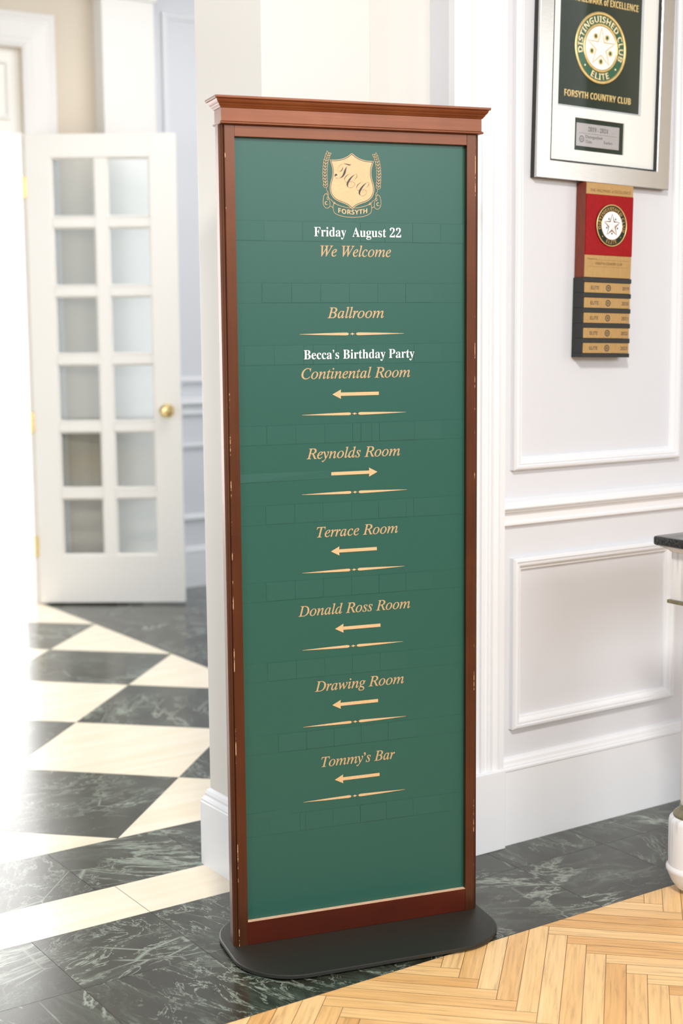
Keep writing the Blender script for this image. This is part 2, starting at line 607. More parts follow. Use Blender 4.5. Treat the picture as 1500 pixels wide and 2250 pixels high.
def lettering(s, st, x0, x1, zb, cap, y, mat, parent, offset=0.0, warp=None, thick=0.0, name='lettering', ref='B'):
    """one line of letters fitted between x0 and x1 with its base line at zb, lying in XZ at depth y"""
    me = text_mesh(s, st, offset)
    a, b, _, _ = extents(me)
    cm = text_mesh(ref, st, offset)
    ch = extents(cm)[3]
    bpy.data.meshes.remove(cm)
    kx, kz = (x1 - x0) / (b - a), cap / ch
    for v in me.vertices:
        x, z = x0 + (v.co.x - a) * kx, zb + v.co.y * kz
        if warp:
            x, z = warp(x, z)
        v.co = (x, y, z)
    bm = bmesh.new()
    bm.from_mesh(me)
    bmesh.ops.recalc_face_normals(bm, faces=bm.faces[:])
    for f in bm.faces:
        if f.normal.y > 0:
            f.normal_flip()
    if thick:
        r = bmesh.ops.extrude_face_region(bm, geom=bm.faces[:])
        bmesh.ops.translate(bm, verts=[v for v in r['geom'] if isinstance(v, bmesh.types.BMVert)], vec=(0, -thick, 0))
    bm.to_mesh(me)
    bm.free()
    me.materials.clear()
    me.materials.append(MATS[mat])
    o = bpy.data.objects.new(name, me)
    COL.objects.link(o)
    o.parent = parent
    return o


def arc_text(s, st, cx, cz, r, size, y, mat, parent, a0, a1, inward=False, thick=0.0005, name='lettering'):
    """letters set round a circle from angle a0 to a1 (degrees); inward = readable along the bottom"""
    me = text_mesh(s, st, 0.008)
    a, b, _, _ = extents(me)
    cm = text_mesh('E', st)
    ch = extents(cm)[3]
    bpy.data.meshes.remove(cm)
    for v in me.vertices:
        t = (v.co.x - a) / (b - a)
        th = math.radians(a0 + (a1 - a0) * t)
        h = v.co.y / ch * size
        rr = (r + size - h) if inward else (r + h)
        v.co = (cx + rr * math.cos(th), y, cz + rr * math.sin(th))
    bm = bmesh.new()
    bm.from_mesh(me)
    bmesh.ops.recalc_face_normals(bm, faces=bm.faces[:])
    for f in bm.faces:
        if f.normal.y > 0:
            f.normal_flip()
    r_ = bmesh.ops.extrude_face_region(bm, geom=bm.faces[:])
    bmesh.ops.translate(bm, verts=[v for v in r_['geom'] if isinstance(v, bmesh.types.BMVert)], vec=(0, -thick, 0))
    bm.to_mesh(me)
    bm.free()
    me.materials.clear()
    me.materials.append(MATS[mat])
    o = bpy.data.objects.new(name, me)
    COL.objects.link(o)
    o.parent = parent
    return o


# ------------------------------------------------------------------ floors
Y_PARQ, Y_S1, Y_S2, Y_CHK, Y_BACK = 2.252, 2.806, 2.989, 3.278, 6.43
YW = 2.689


def tiles_mesh(name, tiles, mats, label, cat, gap=0.0007):
    """tiles = (polygon, material index); each tile carries its own random value"""
    bm = bmesh.new()
    lay = bm.loops.layers.float_color.new('tile')
    for pts, mi in tiles:
        c = Vector((sum(p[0] for p in pts) / len(pts), sum(p[1] for p in pts) / len(pts)))
        vs = []
        for p in pts:
            d = c - Vector(p)
            q = Vector(p) + d.normalized() * gap
            vs.append(bm.verts.new((q.x, q.y, 0)))
        f = bm.faces.new(vs)
        if f.normal.z < 0:
            f.normal_flip()
        f.material_index = mi
        rv = (random.random(), random.random(), random.random(), 1)
        for l in f.loops:
            l[lay] = rv
    me = bpy.data.meshes.new(name)
    bm.to_mesh(me)
    bm.free()
    for m in mats:
        me.materials.append(MATS[m])
    o = bpy.data.objects.new(name, me)
    COL.objects.link(o)
    return struct(o, label, cat)


sub = MB().box(-3.2, 2.252, -0.08, 5.2, 6.46, -0.0012).build('floor', 'grout')
struct(MB().box(-3.2, -4.0, -0.08, 5.2, 2.252, -0.0012).build('floor', 'wood_gap'), 'brown underlay showing in the joints of the parquet', 'floor')
struct(sub, 'grey bedding showing in the joints of the marble floor', 'floor')

tl = []


def rect(x0, y0, x1, y1, mi):
    if x1 > x0 and y1 > y0:
        tl.append(([(x0, y0), (x1, y0), (x1, y1), (x0, y1)], mi))


def cells(a, b, o, step):
    k = math.ceil((a - o) / step - 1e-6)
    e = [a]
    while o + k * step < b:
        if o + k * step > a + 1e-4:
            e.append(o + k * step)
        k += 1
    return list(zip(e, e[1:] + [b]))


for a, b in cells(-3.0, 5.0, 1.362, 0.2793):
    rect(a, Y_PARQ, b, 2.539, 0)
    rect(a, 2.539, b, Y_S1, 0)
for a, b in cells(-3.0, 5.0, 1.361, 0.56):
    rect(a, Y_S1, b, Y_S2, 1)
for a, b in cells(-3.0, 5.0, 1.314, 0.303):
    rect(a, Y_S2, b, Y_CHK, 0)
for a, b in cells(2.595, 5.0, 2.595, 0.34):
    for c, d in cells(Y_CHK, 6.45, Y_CHK, 0.34):
        rect(a, c, b, d, 0)
H = 0.3635
for i in range(-14, 4):
    for j in range(0, 10):
        if (i + j) % 2 == 0:
            continue
        cx, cy = 1.505 + i * H, Y_CHK + j * H
        if cy > 6.4 + H:
            continue
        pts = [(cx - H, cy), (cx, cy - H), (cx + H, cy), (cx, cy + H)]

        def clip(pts, ax, lim, sgn):
            out = []
            for k in range(len(pts)):
                p, q = pts[k], pts[(k + 1) % len(pts)]
                ip, iq = sgn * (p[ax] - lim) <= 1e-6, sgn * (q[ax] - lim) <= 1e-6
                if ip:
                    out.append(p)
                if ip != iq:
                    t = (lim - p[ax]) / (q[ax] - p[ax])
                    out.append((p[0] + t * (q[0] - p[0]), p[1] + t * (q[1] - p[1])))
            return out
        pts = clip(pts, 1, Y_CHK, -1)
        pts = clip(pts, 0, 2.5955, 1)
        pts = clip(pts, 1, 6.45, 1)
        pts = [p for k, p in enumerate(pts) if (Vector(p) - Vector(pts[k - 1])).length > 1e-4]
        if len(pts) >= 3:
            tl.append((pts, 1 if i % 2 else 0))
tiles_mesh('floor', tl, ['green_marble', 'cream_marble'], 'polished dark green and cream marble tile floor laid in bands and a diagonal chequer', 'floor')


def parquet_floor():
    w, L = 0.0577 / math.sqrt(2), 0.2868 * math.sqrt(2)
    O = Vector((1.744, 2.1268))
    bm = bmesh.new()
    lay = bm.loops.layers.float_color.new('tile')
    uvl = bm.loops.layers.uv.new('grain')
    X0, X1, Y0 = -2.9, 4.9, -3.9
    g = 0.0006

    def put(a0, a1, b0, b1, along_a):
        pts = []
        for a, b in ((a0 + g, b0 + g), (a1 - g, b0 + g), (a1 - g, b1 - g), (a0 + g, b1 - g)):
            pts.append((O.x + (a - b) / math.sqrt(2), O.y + (a + b) / math.sqrt(2), a, b))
        if max(p[0] for p in pts) < X0 or min(p[0] for p in pts) > X1 or max(p[1] for p in pts) < Y0 or min(p[1] for p in pts) > Y_PARQ:
            return
        f = bm.faces.new([bm.verts.new((p[0], p[1], 0)) for p in pts])
        rv = (random.random(),) * 3 + (1,)
        ou, ov = random.random() * 20, random.random() * 20
        for l, p in zip(f.loops, pts):
            l[lay] = rv
            u, v = (p[2] - a0, p[3] - b0) if along_a else (p[3] - b0, p[2] - a0)
            l[uvl].uv = (u + ou, v + ov)
    for k in range(-9, 7):
        for n in range(-120, 60):
            put(n * w + k * L, n * w + k * L + L, n * w - k * L, (n + 1) * w - k * L, True)
            put(n * w + L + k * L, n * w + L + w + k * L, (n + 1) * w - L - k * L, (n + 1) * w - k * L, False)
    for lim, no in ((Y_PARQ - 0.0006, (0, 1, 0)), ):
        bmesh.ops.bisect_plane(bm, geom=bm.verts[:] + bm.edges[:] + bm.faces[:], plane_co=(0, lim, 0), plane_no=no, clear_outer=True)
    for f in bm.faces:
        f.normal_update()
        if f.normal.z < 0:
            f.normal_flip()
    me = bpy.data.meshes.new('floor')
    bm.to_mesh(me)
    bm.free()
    me.materials.append(MATS['oak_parquet'])
    o = bpy.data.objects.new('floor', me)
    COL.objects.link(o)
    return struct(o, 'honey oak herringbone parquet floor in the foreground', 'floor')


parquet_floor()

# ground outside the doorway
struct(MB().box(-4, 6.56, -0.12, 5.2, 10.0, -0.02).build('terrace', 'terrace_stone'), 'sunlit pale stone terrace beyond the open doorway', 'terrace')

em = bpy.data.materials.new('bright_sky')
em.use_nodes = True
em.node_tree.nodes.clear()
_o = em.node_tree.nodes.new('ShaderNodeOutputMaterial')
_e = em.node_tree.nodes.new('ShaderNodeEmission')
_e.inputs[0].default_value = (1.0, 0.985, 0.96, 1)
_e.inputs[1].default_value = 5.2
em.node_tree.links.new(_e.outputs[0], _o.inputs[0])
MATS['bright_sky'] = em
struct(MB().box(-4.5, 9.9, -0.1, 6.5, 9.95, 5.2).build('sky', 'bright_sky'), 'blown out bright sky seen through the open doorway', 'sky')

# ------------------------------------------------------------------ near wall (right), casing, recess, pier
HT = 3.05
struct(MB().box(2.107, YW, 0, 5.0, YW + 0.18, HT).build('wall_right', 'wall_paint'), 'off white panelled wall to the right of the sign', 'wall')
struct(MB().box(1.893, YW + 0.07, 0, 2.107, YW + 0.18, HT).build('wall_recess', 'cream_paint'), 'narrow cream recess between the pier and the door casing', 'wall')

struct(MB().box(5.0, -4.0, 0, 5.12, YW + 0.18, HT).build('wall_side', 'side_paint'), 'warm beige side wall of the room off to the right', 'wall')

# pier: shaft with a plinth that wraps its left and front faces
struct(MB().box(1.615, 2.695, 0, 1.893, 2.985, HT, 0.002).build('wall_center', 'cream_paint'), 'square cream pier standing behind the sign', 'pier')
prof = [(0.0, 0.0), (0.018, 0.0), (0.018, 0.155), (0.0155, 0.158), (0.0165, 0.162), (0.0135, 0.167), (0.009, 0.171), (0.0095, 0.177), (0.006, 0.184), (0.0015, 0.189), (0.0, 0.19)]
m = MB()
rings = [[(1.893, 2.695 - t, z), (1.615 - t, 2.695 - t, z), (1.615 - t, 2.985 + t, z), (1.893, 2.985 + t, z)] for t, z in prof]
m.loops(rings, closed_ring=False, cap=False)
struct(m.build('baseboard_center', 'trim_paint'), 'tall moulded white plinth round the foot of the pier', 'baseboard')

# casing beside the wall (vertical moulding)
casing = [(2.107, 0.0), (2.107, -0.022), (2.1145, -0.027), (2.119, -0.027), (2.1205, -0.021), (2.126, -0.019), (2.155, -0.019), (2.1565, -0.016), (2.159, -0.0155), (2.170, -0.012), (2.185, -0.0135), (2.189, -0.0165), (2.1905, -0.022), (2.201, -0.024), (2.2035, -0.020), (2.207, -0.0165), (2.2105, -0.0165), (2.213, -0.021), (2.216, -0.0215), (2.2185, -0.018), (2.222, -0.0225), (2.229, -0.020), (2.240, -0.024), (2.243, -0.0275), (2.2575, -0.0275), (2.2575, 0.0)]
m = MB().extrude_profile([(x, YW + d) for x, d in casing], 2, 0.20, HT)
struct(m.build('trim_1', 'trim_paint'), 'fluted white vertical casing at the left end of the panelled wall', 'casing')
m = MB().box(2.1, YW - 0.033, 0, 2.2605, YW + 0.01, 0.20, 0.002)
struct(m.build('trim_2', 'trim_paint'), 'plain white plinth block under the fluted casing', 'plinth')

# baseboard, chair rail, panel mouldings on the right wall
bb = [(0, 0.0), (-0.020, 0.0), (-0.020, 0.188), (-0.0225, 0.190), (-0.0225, 0.195), (-0.018, 0.198), (-0.018, 0.201), (-0.0135, 0.204), (-0.0125, 0.212), (-0.008, 0.217), (0, 0.219)]
struct(MB().extrude_profile([(YW + d, z) for d, z in bb], 0, 2.2575, 5.0).build('baseboard_right', 'trim_paint'), 'tall off white baseboard with a moulded cap on the right wall', 'baseboard')
cr = [(0, 0.800), (-0.010, 0.800), (-0.0135, 0.803), (-0.0135, 0.808), (-0.009, 0.812), (-0.009, 0.825), (-0.012, 0.832), (-0.020, 0.836), (-0.0215, 0.840), (-0.026, 0.842), (-0.028, 0.8455), (-0.027, 0.852), (-0.018, 0.860), (0, 0.866)]
struct(MB().extrude_profile([(YW + d, z) for d, z in cr], 0, 2.2575, 5.0).build('trim_3', 'trim_paint'), 'white chair rail running along the right wall', 'chair rail')
pm = [(0, 0), (0, 0.014), (0.004, 0.019), (0.009, 0.020), (0.011, 0.015), (0.0135, 0.015), (0.015, 0.0175), (0.019, 0.0165), (0.021, 0.012), (0.026, 0.008), (0.029, 0.008), (0.031, 0.004), (0.031, 0)]
struct(MB().frame(2.2965, 0.2905, 2.861, 0.7195, pm, YW).build('trim_4', 'trim_paint'), 'low rectangular panel moulding below the chair rail', 'panel moulding')
struct(MB().frame(2.2965, 0.9355, 2.8665, 2.62, pm, YW).build('trim_5', 'trim_paint'), 'tall rectangular panel moulding above the chair rail behind the awards', 'panel moulding')
struct(MB().frame(2.948, 0.2905, 3.55, 0.7195, pm, YW).build('trim_6', 'trim_paint'), 'low panel moulding further right behind the table', 'panel moulding')
struct(MB().frame(2.952, 0.9355, 3.55, 2.62, pm, YW).build('trim_7', 'trim_paint'), 'tall panel moulding further right past the framed award', 'panel moulding')

# ------------------------------------------------------------------ back wall with the doorway
DX0, DX1, DH = -0.2, 2.59, 2.178
m = MB()
m.box(-3.0, Y_BACK, 0, DX0, Y_BACK + 0.14, HT)
m.box(DX1, Y_BACK, 0, 5.0, Y_BACK + 0.14, HT)
m.box(DX0, Y_BACK, 2.553, DX1, Y_BACK + 0.14, HT)
struct(m.build('wall_back', 'beige_paint'), 'beige far wall with the bright doorway opening', 'wall')
m = MB().box(DX0, Y_BACK + 0.03, DH, DX1, Y_BACK + 0.12, 2.553)
m.frame(DX0 + 0.06, DH + 0.06, DX1 - 0.05, 2.50, [(0, 0), (0, 0.012), (0.012, 0.014), (0.02, 0.006), (0.02, 0)], Y_BACK + 0.03)
struct(m.build('trim_8', 'door_paint'), 'white transom panel over the doorway', 'transom')
cs = [(0.0, 0.0), (0.0, 0.026), (0.014, 0.03), (0.026, 0.024), (0.034, 0.022), (0.042, 0.026), (0.11, 0.02), (0.118, 0.024), (0.135, 0.022), (0.152, 0.014), (0.153, 0.0)]
m = MB()
rings = [[(DX1 + 0.153 - t, Y_BACK - d, 0), (DX1 + 0.153 - t, Y_BACK - d, 2.706 - t), (DX0 - 0.153 + t, Y_BACK - d, 2.706 - t), (DX0 - 0.153 + t, Y_BACK - d, 0)] for t, d in cs]
m.loops(rings, closed_ring=False, cap=False)
m.box(DX1 - 0.02, Y_BACK + 0.002, 0, DX1, Y_BACK + 0.14, DH)
struct(m.build('trim_9', 'hall_trim_paint'), 'wide white casing round the far doorway', 'casing')
m = MB().box(2.944, 6.33, 0, 3.211, Y_BACK, 2.83, 0.004)
m.box(2.925, 6.31, 0, 3.23, Y_BACK, 0.21, 0.004)
m.box(2.932, 6.318, 2.80, 3.223, Y_BACK, 2.83, 0.004).box(2.915, 6.30, 2.83, 3.24, Y_BACK, 2.90, 0.006)
struct(m.build('trim_10', 'hall_trim_paint'), 'white pilaster on the far wall behind the open glazed door', 'pilaster')
struct(MB().box(3.211, Y_BACK - 0.012, 0.2, 5.0, Y_BACK + 0.001, HT).build('wall_far', 'wall_paint'), 'off white wainscoted stretch of the far wall right of the pilaster', 'wall')
yb = Y_BACK - 0.012
struct(MB().extrude_profile([(yb + d * 1.2, z * 0.93) for d, z in bb], 0, 3.23, 5.0).build('baseboard_back', 'trim_paint'), 'white baseboard on the far wall', 'baseboard')
struct(MB().extrude_profile([(yb + d * 1.4, 0.862 + (z - 0.8) * 1.3) for d, z in cr], 0, 3.211, 5.0).build('trim_11', 'trim_paint'), 'white chair rail on the far wall', 'chair rail')
struct(MB().frame(3.27, 0.335, 4.4, 0.72, pm, yb).build('trim_12', 'trim_paint'), 'low panel moulding on the far wall right of the glazed door', 'panel moulding')
struct(MB().frame(3.29, 1.02, 4.4, 2.785, pm, yb).build('trim_13', 'trim_paint'), 'tall panel moulding on the far wall right of the pilaster', 'panel moulding')

# ------------------------------------------------------------------ glazed door leaf
DW, DHT = 0.683, 2.157
ang = math.radians(-34.588)
door = empty('door_1', (2.5767, 6.3969, 0.01), ang)
struct(door, 'white glazed door with twelve panes standing open at the back', 'door')
T = 0.042
cols = [(0.113, 0.312), (0.367, 0.562)]
rows = [(2.053 - 0.3117 * k - 0.268 - 0.003 * (k == 5), 2.053 - 0.3117 * k) for k in range(6)]
m = MB()
m.box(0, 0, 0, cols[0][0], T, DHT, 0.002)
m.box(cols[1][1], 0, 0, DW, T, DHT, 0.002)
m.box(cols[0][0], 0, rows[0][1], cols[1][1], T, DHT, 0.001)
m.box(cols[0][0], 0, 0, cols[1][1], T, rows[5][0], 0.001)
m.box(cols[0][1], 0.004, rows[5][0], cols[1][0], T - 0.004, rows[0][1], 0.003)
for k in range(5):
    for c in cols:
        m.box(c[0], 0.006, rows[k + 1][1], c[1], T - 0.006, rows[k][0], 0.003)
for c in cols:
    for r in rows:
        m.frame(c[0], r[0], c[1], r[1], [(0, 0), (0.001, -0.002), (0.008, -0.010), (0.009, -0.016), (0.0, -0.016)], 0.004)
leaf = m.build('door_frame', 'door_paint', door)
for r in rows:
    for c in cols:
        MB().box(c[0] + 0.002, T / 2 - 0.0025, r[0] + 0.002, c[1] - 0.002, T / 2 + 0.0025, r[1] - 0.002).build('pane', 'door_glass', door)
k = MB()
k.lathe([(0.0, -0.062), (0.018, -0.060), (0.027, -0.050), (0.030, -0.040), (0.026, -0.029), (0.014, -0.022), (0.011, -0.012), (0.013, -0.008), (0.030, -0.006), (0.033, -0.002), (0.033, 0.0)], seg=28)
bmesh.ops.rotate(k.bm, verts=k.bm.verts[:], cent=(0, 0, 0), matrix=Matrix.Rotation(math.radians(-90), 3, 'X'))
bmesh.ops.translate(k.bm, verts=k.bm.verts[:], vec=(0, 0, 0))
for v in k.bm.verts:
    v.co = Vector((v.co.x, -abs(v.co.y), v.co.z))
knob = k.build('knob', 'brass', door, True, (0.6185, 0.0, 0.90))
for z in (0.27, 0.85, 1.92):
    h = MB().box(-0.016, -0.006, z - 0.045, 0.002, 0.004, z + 0.045, 0.001)
    h.lathe([(0.0055, z - 0.05), (0.0055, z + 0.05)], -0.010, -0.007, 14)
    h.build('hinge', 'brass', door)

# ------------------------------------------------------------------ the directory sign
SA = math.radians(-13.544)
su = Vector((math.cos(SA), math.sin(SA)))
A0 = Vector((1.4184, 2.5094))
SWD = 0.535
org = A0 + su * (SWD / 2)
sign = empty('directory_sign', (org.x, org.y, 0), SA, 'tall freestanding mahogany framed dark green room directory board on a black steel foot', 'sign')
HW = SWD / 2


def X(u):
    return u - HW


# foot plate: rounded rectangle with softened rim
def rrect(x0, y0, x1, y1, r, n=12):
    pts = []
    for cx, cy, a in ((x1 - r, y1 - r, 0), (x0 + r, y1 - r, 90), (x0 + r, y0 + r, 180), (x1 - r, y0 + r, 270)):
        for i in range(n + 1):
            t = math.radians(a + 90 * i / n)
            pts.append((cx + r * math.cos(t), cy + r * math.sin(t)))
    return pts


m = MB()
px0, px1, py0, py1 = X(-0.027), X(0.553), -0.174, 0.165
lev = [(0.004, 0.0035), (0.0, 0.0045), (0.0, 0.0105), (0.0012, 0.0117), (0.003, 0.012)]
m.loops([[(x, y, z) for x, y in rrect(px0 + i, py0 + i, px1 - i, py1 - i, 0.125 - i)] for i, z in lev])
plate = m.build('base_plate', 'black_steel', sign, True)
for fx in (-0.2, 0.2):
    for fy in (-0.11, 0.1):
        MB().lathe([(0.014, 0.0), (0.015, 0.0036)], fx, fy, 20).build('foot_pad', 'black_lacquer', plate)

ZB, ZT = 0.012, 1.6765
side = [(0.0, 0.0), (-0.0012, 0.0012), (-0.0014, 0.0032), (-0.0030, 0.0026), (-0.0046, 0.0034), (-0.0056, 0.0052), (-0.0056, 0.0072), (-0.0072, 0.0080), (-0.0092, 0.0092), (-0.0102, 0.0108), (-0.0102, 0.030), (0.0195, 0.030), (0.0195, 0.0)]
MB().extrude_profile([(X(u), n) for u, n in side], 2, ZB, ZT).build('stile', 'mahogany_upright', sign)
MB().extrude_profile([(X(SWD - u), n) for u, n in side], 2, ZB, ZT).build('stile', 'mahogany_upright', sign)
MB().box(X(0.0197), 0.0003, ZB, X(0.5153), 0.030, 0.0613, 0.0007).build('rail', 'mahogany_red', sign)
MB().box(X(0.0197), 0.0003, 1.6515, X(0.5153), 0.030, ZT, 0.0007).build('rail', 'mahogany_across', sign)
MB().box(X(0.0198), 0.0008, 0.0611, X(0.5152), 0.0118, 0.0618).build('ledge', 'pale_wood', sign)['label'] = 'pale ledge of the lower rail'  # thin strip in a paler tone than the rail below it
# frieze, bead and crown swept round all four sides
cp = [(0.0, 1.6735), (0.0105, 1.6735), (0.0122, 1.6748), (0.0122, 1.6765), (0.0108, 1.6778), (0.0088, 1.6790), (0.0088, 1.7033), (0.0108, 1.7043), (0.0119, 1.7062), (0.0146, 1.7092), (0.0150, 1.7108), (0.0172, 1.7128), (0.0188, 1.7150), (0.0195, 1.7168), (0.0200, 1.7190), (0.0228, 1.7200), (0.0235, 1.7212), (0.0235, 1.7245), (0.0228, 1.7250), (0.0, 1.7250)]
m = MB()
m.loops([[(X(0) - o, -o, z), (X(SWD) + o, -o, z), (X(SWD) + o, 0.030 + o, z), (X(0) - o, 0.030 + o, z)] for o, z in cp])
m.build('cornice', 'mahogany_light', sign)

# green board, made of strips with hairline seams
PY = 0.012
ROWZ = [1.4730, 1.3515, 1.2285, 1.0685, 0.9073, 0.7500, 0.5834, 0.4314, 0.2580]
seams = [0.0605]
for z in sorted(ROWZ):
    seams += [z - 0.0198, z + 0.0198]
seams += [1.652]
m = MB()
for i, (a, b) in enumerate(zip(seams[:-1], seams[1:])):
    off = 0.00025 if i % 2 else 0.0
    m.box(X(0.0190), PY - off, a, X(0.5160), PY + 0.005, b, 0.00012, 1)
panel = m.build('panel', 'green_board', sign)
tilexs = {0: [0.0195, 0.0808, 0.1604, 0.2220, 0.2836, 0.3370, 0.3986, 0.4608, 0.5150], 1: [0.0740, 0.1359, 0.1976, 0.2592, 0.3207, 0.3824, 0.4440],
          2: [0.0360, 0.0980, 0.1600, 0.1800, 0.2290, 0.2780, 0.3380, 0.4011, 0.4620], 3: [0.0170 + 0.003, 0.0795, 0.1410, 0.2034, 0.2639, 0.2818, 0.3059, 0.3231, 0.4017, 0.4630],
          4: [0.0750, 0.1367, 0.1976, 0.2604, 0.3200, 0.3826, 0.3991, 0.4610], 5: [0.0735, 0.1354, 0.1967, 0.2589, 0.3200, 0.3810, 0.4430], 6: [0.0740, 0.1360, 0.1980, 0.2595, 0.3215, 0.3830],
          7: [0.0944, 0.1560, 0.2164, 0.2777, 0.3390, 0.4010], 8: [0.0753, 0.1400, 0.1520, 0.2128, 0.2745, 0.3339, 0.3960, 0.4584]}
random.seed(21)
for ri, xs in tilexs.items():
    zc = ROWZ[ri]
    for a, b in zip(xs[:-1], xs[1:]):
        t = random.uniform(-0.0035, 0.0035)
        tk = random.uniform(0.0003, 0.0009)
        lean = random.choice((0, 0, 0.0005, -0.0004))
        h = 0.0186
        y0 = PY - 0.0002
        m = MB()
        c = ((a + 0.0003, zc - h, 0), (b - 0.0003, zc - h, 0), (b - 0.0003, zc + h, lean), (a + 0.0003, zc + h, lean))
        ct, st_ = math.cos(t), math.sin(t)
        mx = (a + b) / 2
        pts = [(X(mx) + (u - mx) * ct - (z - zc) * st_, zc + (u - mx) * st_ + (z - zc) * ct, l) for u, z, l in c]
        m.loops([[(p[0], y0, p[1]) for p in pts], [(p[0], y0 - tk - p[2] * 0.5, p[1]) for p in pts]])
        m.build('blank_tile', 'green_tile', panel)

for (ua, ub, za, zb, ta) in ((0.0196, 0.215, 0.9745, 0.9925, 0.0009), (0.0196, 0.118, 0.2875, 0.2700, 0.0009)):
    y0 = PY - 0.0002
    m = MB()
    v = [m.bm.verts.new(p) for p in ((X(ua), y0 - ta, za), (X(ub), y0 - 0.0002, za + (0.002 if za > 0.5 else 0.003)), (X(ub), y0, zb), (X(ua), y0, zb), (X(ua), y0, za), (X(ub), y0, za + (0.002 if za > 0.5 else 0.003)))]
    for q in ((0, 1, 2, 3), (0, 4, 5, 1), (0, 3, 4), (1, 5, 2), (4, 3, 2, 5)):
        m.bm.faces.new([v[i] for i in q])
    m.build('curled_strip', 'green_tile', panel)

TY = PY - 0.0005          # gold lettering printed on the board
WY = PY - 0.0021          # white letters stand on the tiles
CI, CBD = 0.0213, 0.0180
for s, a, b, z in (('We Welcome', 0.1977, 0.3506, 1.4245), ('Ballroom', 0.2114, 0.3343, 1.3016), ('Continental Room', 0.1546, 0.3922, 1.1800), ('Reynolds Room', 0.1636, 0.3690, 1.0177),
                   ('Terrace Room', 0.1836, 0.3634, 0.8559), ('Donald Ross Room', 0.1418, 0.3907, 0.6939), ('Drawing Room', 0.1756, 0.3759, 0.5328), ('Tommy\u2019s Bar', 0.1882, 0.3545, 0.3702)):
    lettering(s, 'italic', X(a), X(b), z, CI, TY, 'gold_letter', panel, offset=0.0072)
for s, a, b, z in (('Friday  August 22', 0.1844, 0.3722, 1.4638), ('Becca\u2019s Birthday Party', 0.1598, 0.4011, 1.2196)):
    o = lettering(s, 'bold', X(a), X(b), z, CBD, WY, 'white_vinyl', panel, offset=-0.006)
    o['label'] = 'white serif lettering'

for tip, tail, z in ((0.2204, 0.3220, 1.1477), (0.3179, 0.2164, 0.9857), (0.2140, 0.3157, 0.8251), (0.2215, 0.3229, 0.6621), (0.2139, 0.3165, 0.5006), (0.2178, 0.3190, 0.3394)):
    s = 1 if tail > tip else -1
    hb = tip + s * 0.0187
    MB().poly([(X(u), z + d) for u, d in ((tip, 0), (hb, 0.0095), (hb - s * 0.0006, 0.0034), (tail, 0.0034), (tail, -0.0034), (hb - s * 0.0006, -0.0034), (hb, -0.0095))], TY, 0.0003).build('arrow', 'gold_vinyl', panel)
for a, b, z in ((0.1516, 0.3785, 1.2695), (0.1542, 0.3828, 1.1074), (0.1521, 0.3840, 0.9456), (0.1512, 0.3780, 0.7840), (0.1492, 0.3737, 0.6229), (0.1495, 0.3799, 0.4602), (0.1475, 0.3776, 0.2993)):
    c = (a + b) / 2
    m = MB()
    for s, e in ((-1, a), (1, b)):
        m.poly([(X(u), z + d) for u, d in ((e, 0.0002), (c + s * 0.060, 0.0019), (c + s * 0.013, 0.0028), (c + s * 0.0095, 0.0021), (c + s * 0.0076, 0.0), (c + s * 0.0095, -0.0021), (c + s * 0.013, -0.0028), (c + s * 0.060, -0.0019), (e, -0.0002))], TY, 0.0003)
    m.poly([(X(c + u), z + d) for u, d in ((-0.0062, 0), (-0.0018, 0.0009), (0, 0.0027), (0.0018, 0.0009), (0.0062, 0), (0.0018, -0.0009), (0, -0.0027), (-0.0018, -0.0009))], TY, 0.0003)
    m.build('divider', 'gold_vinyl', panel)

# crest
CX, CZ = X(0.2667), 1.5739


def mm(pts):
    return [(CX + x * 0.001, CZ + z * 0.001) for x, z in pts]


half = [(0.0, 55.0), (4, 52.3), (8.7, 48.6), (15, 45.4), (22.3, 42.9), (29, 41.4), (35.9, 40.7), (42, 40.5), (47.8, 40.8), (45.2, 35), (43.3, 29.2), (42, 23.5), (41.5, 18.2), (41.9, 11), (43.3, 4.3), (45.3, -1), (46.7, -6.6), (47.7, -12), (47.8, -17), (47.2, -21.5), (45.6, -26), (43.3, -30.3), (40, -34.1), (35.6, -37.6), (30.2, -40.4), (22.5, -43), (14.8, -45.6), (9.5, -48), (5, -51), (2.2, -53.6), (0.3, -55.7)]
full = half + [(-x, z) for x, z in half[::-1][1:-1]]


def inset(pts, d):
    n = len(pts)
    A = sum(pts[i][0] * pts[(i + 1) % n][1] - pts[(i + 1) % n][0] * pts[i][1] for i in range(n))
    s = 1 if A > 0 else -1
    out = []
    for i in range(n):
        p0, p1, p2 = Vector(pts[i - 1]), Vector(pts[i]), Vector(pts[(i + 1) % n])
        t1, t2 = (p1 - p0).normalized(), (p2 - p1).normalized()
        n1, n2 = Vector((-t1.y, t1.x)) * s, Vector((-t2.y, t2.x)) * s
        b = (n1 + n2)
        b = b.normalized()
        k = d / max(0.45, b.dot(n1))
        q = p1 + b * k
        out.append((q.x, q.y))
    return out


crest_line = MB()
crest_line.stroke(mm(inset(full, 0.6)), 0.0013, TY, closed=True)
LW = 0.00085
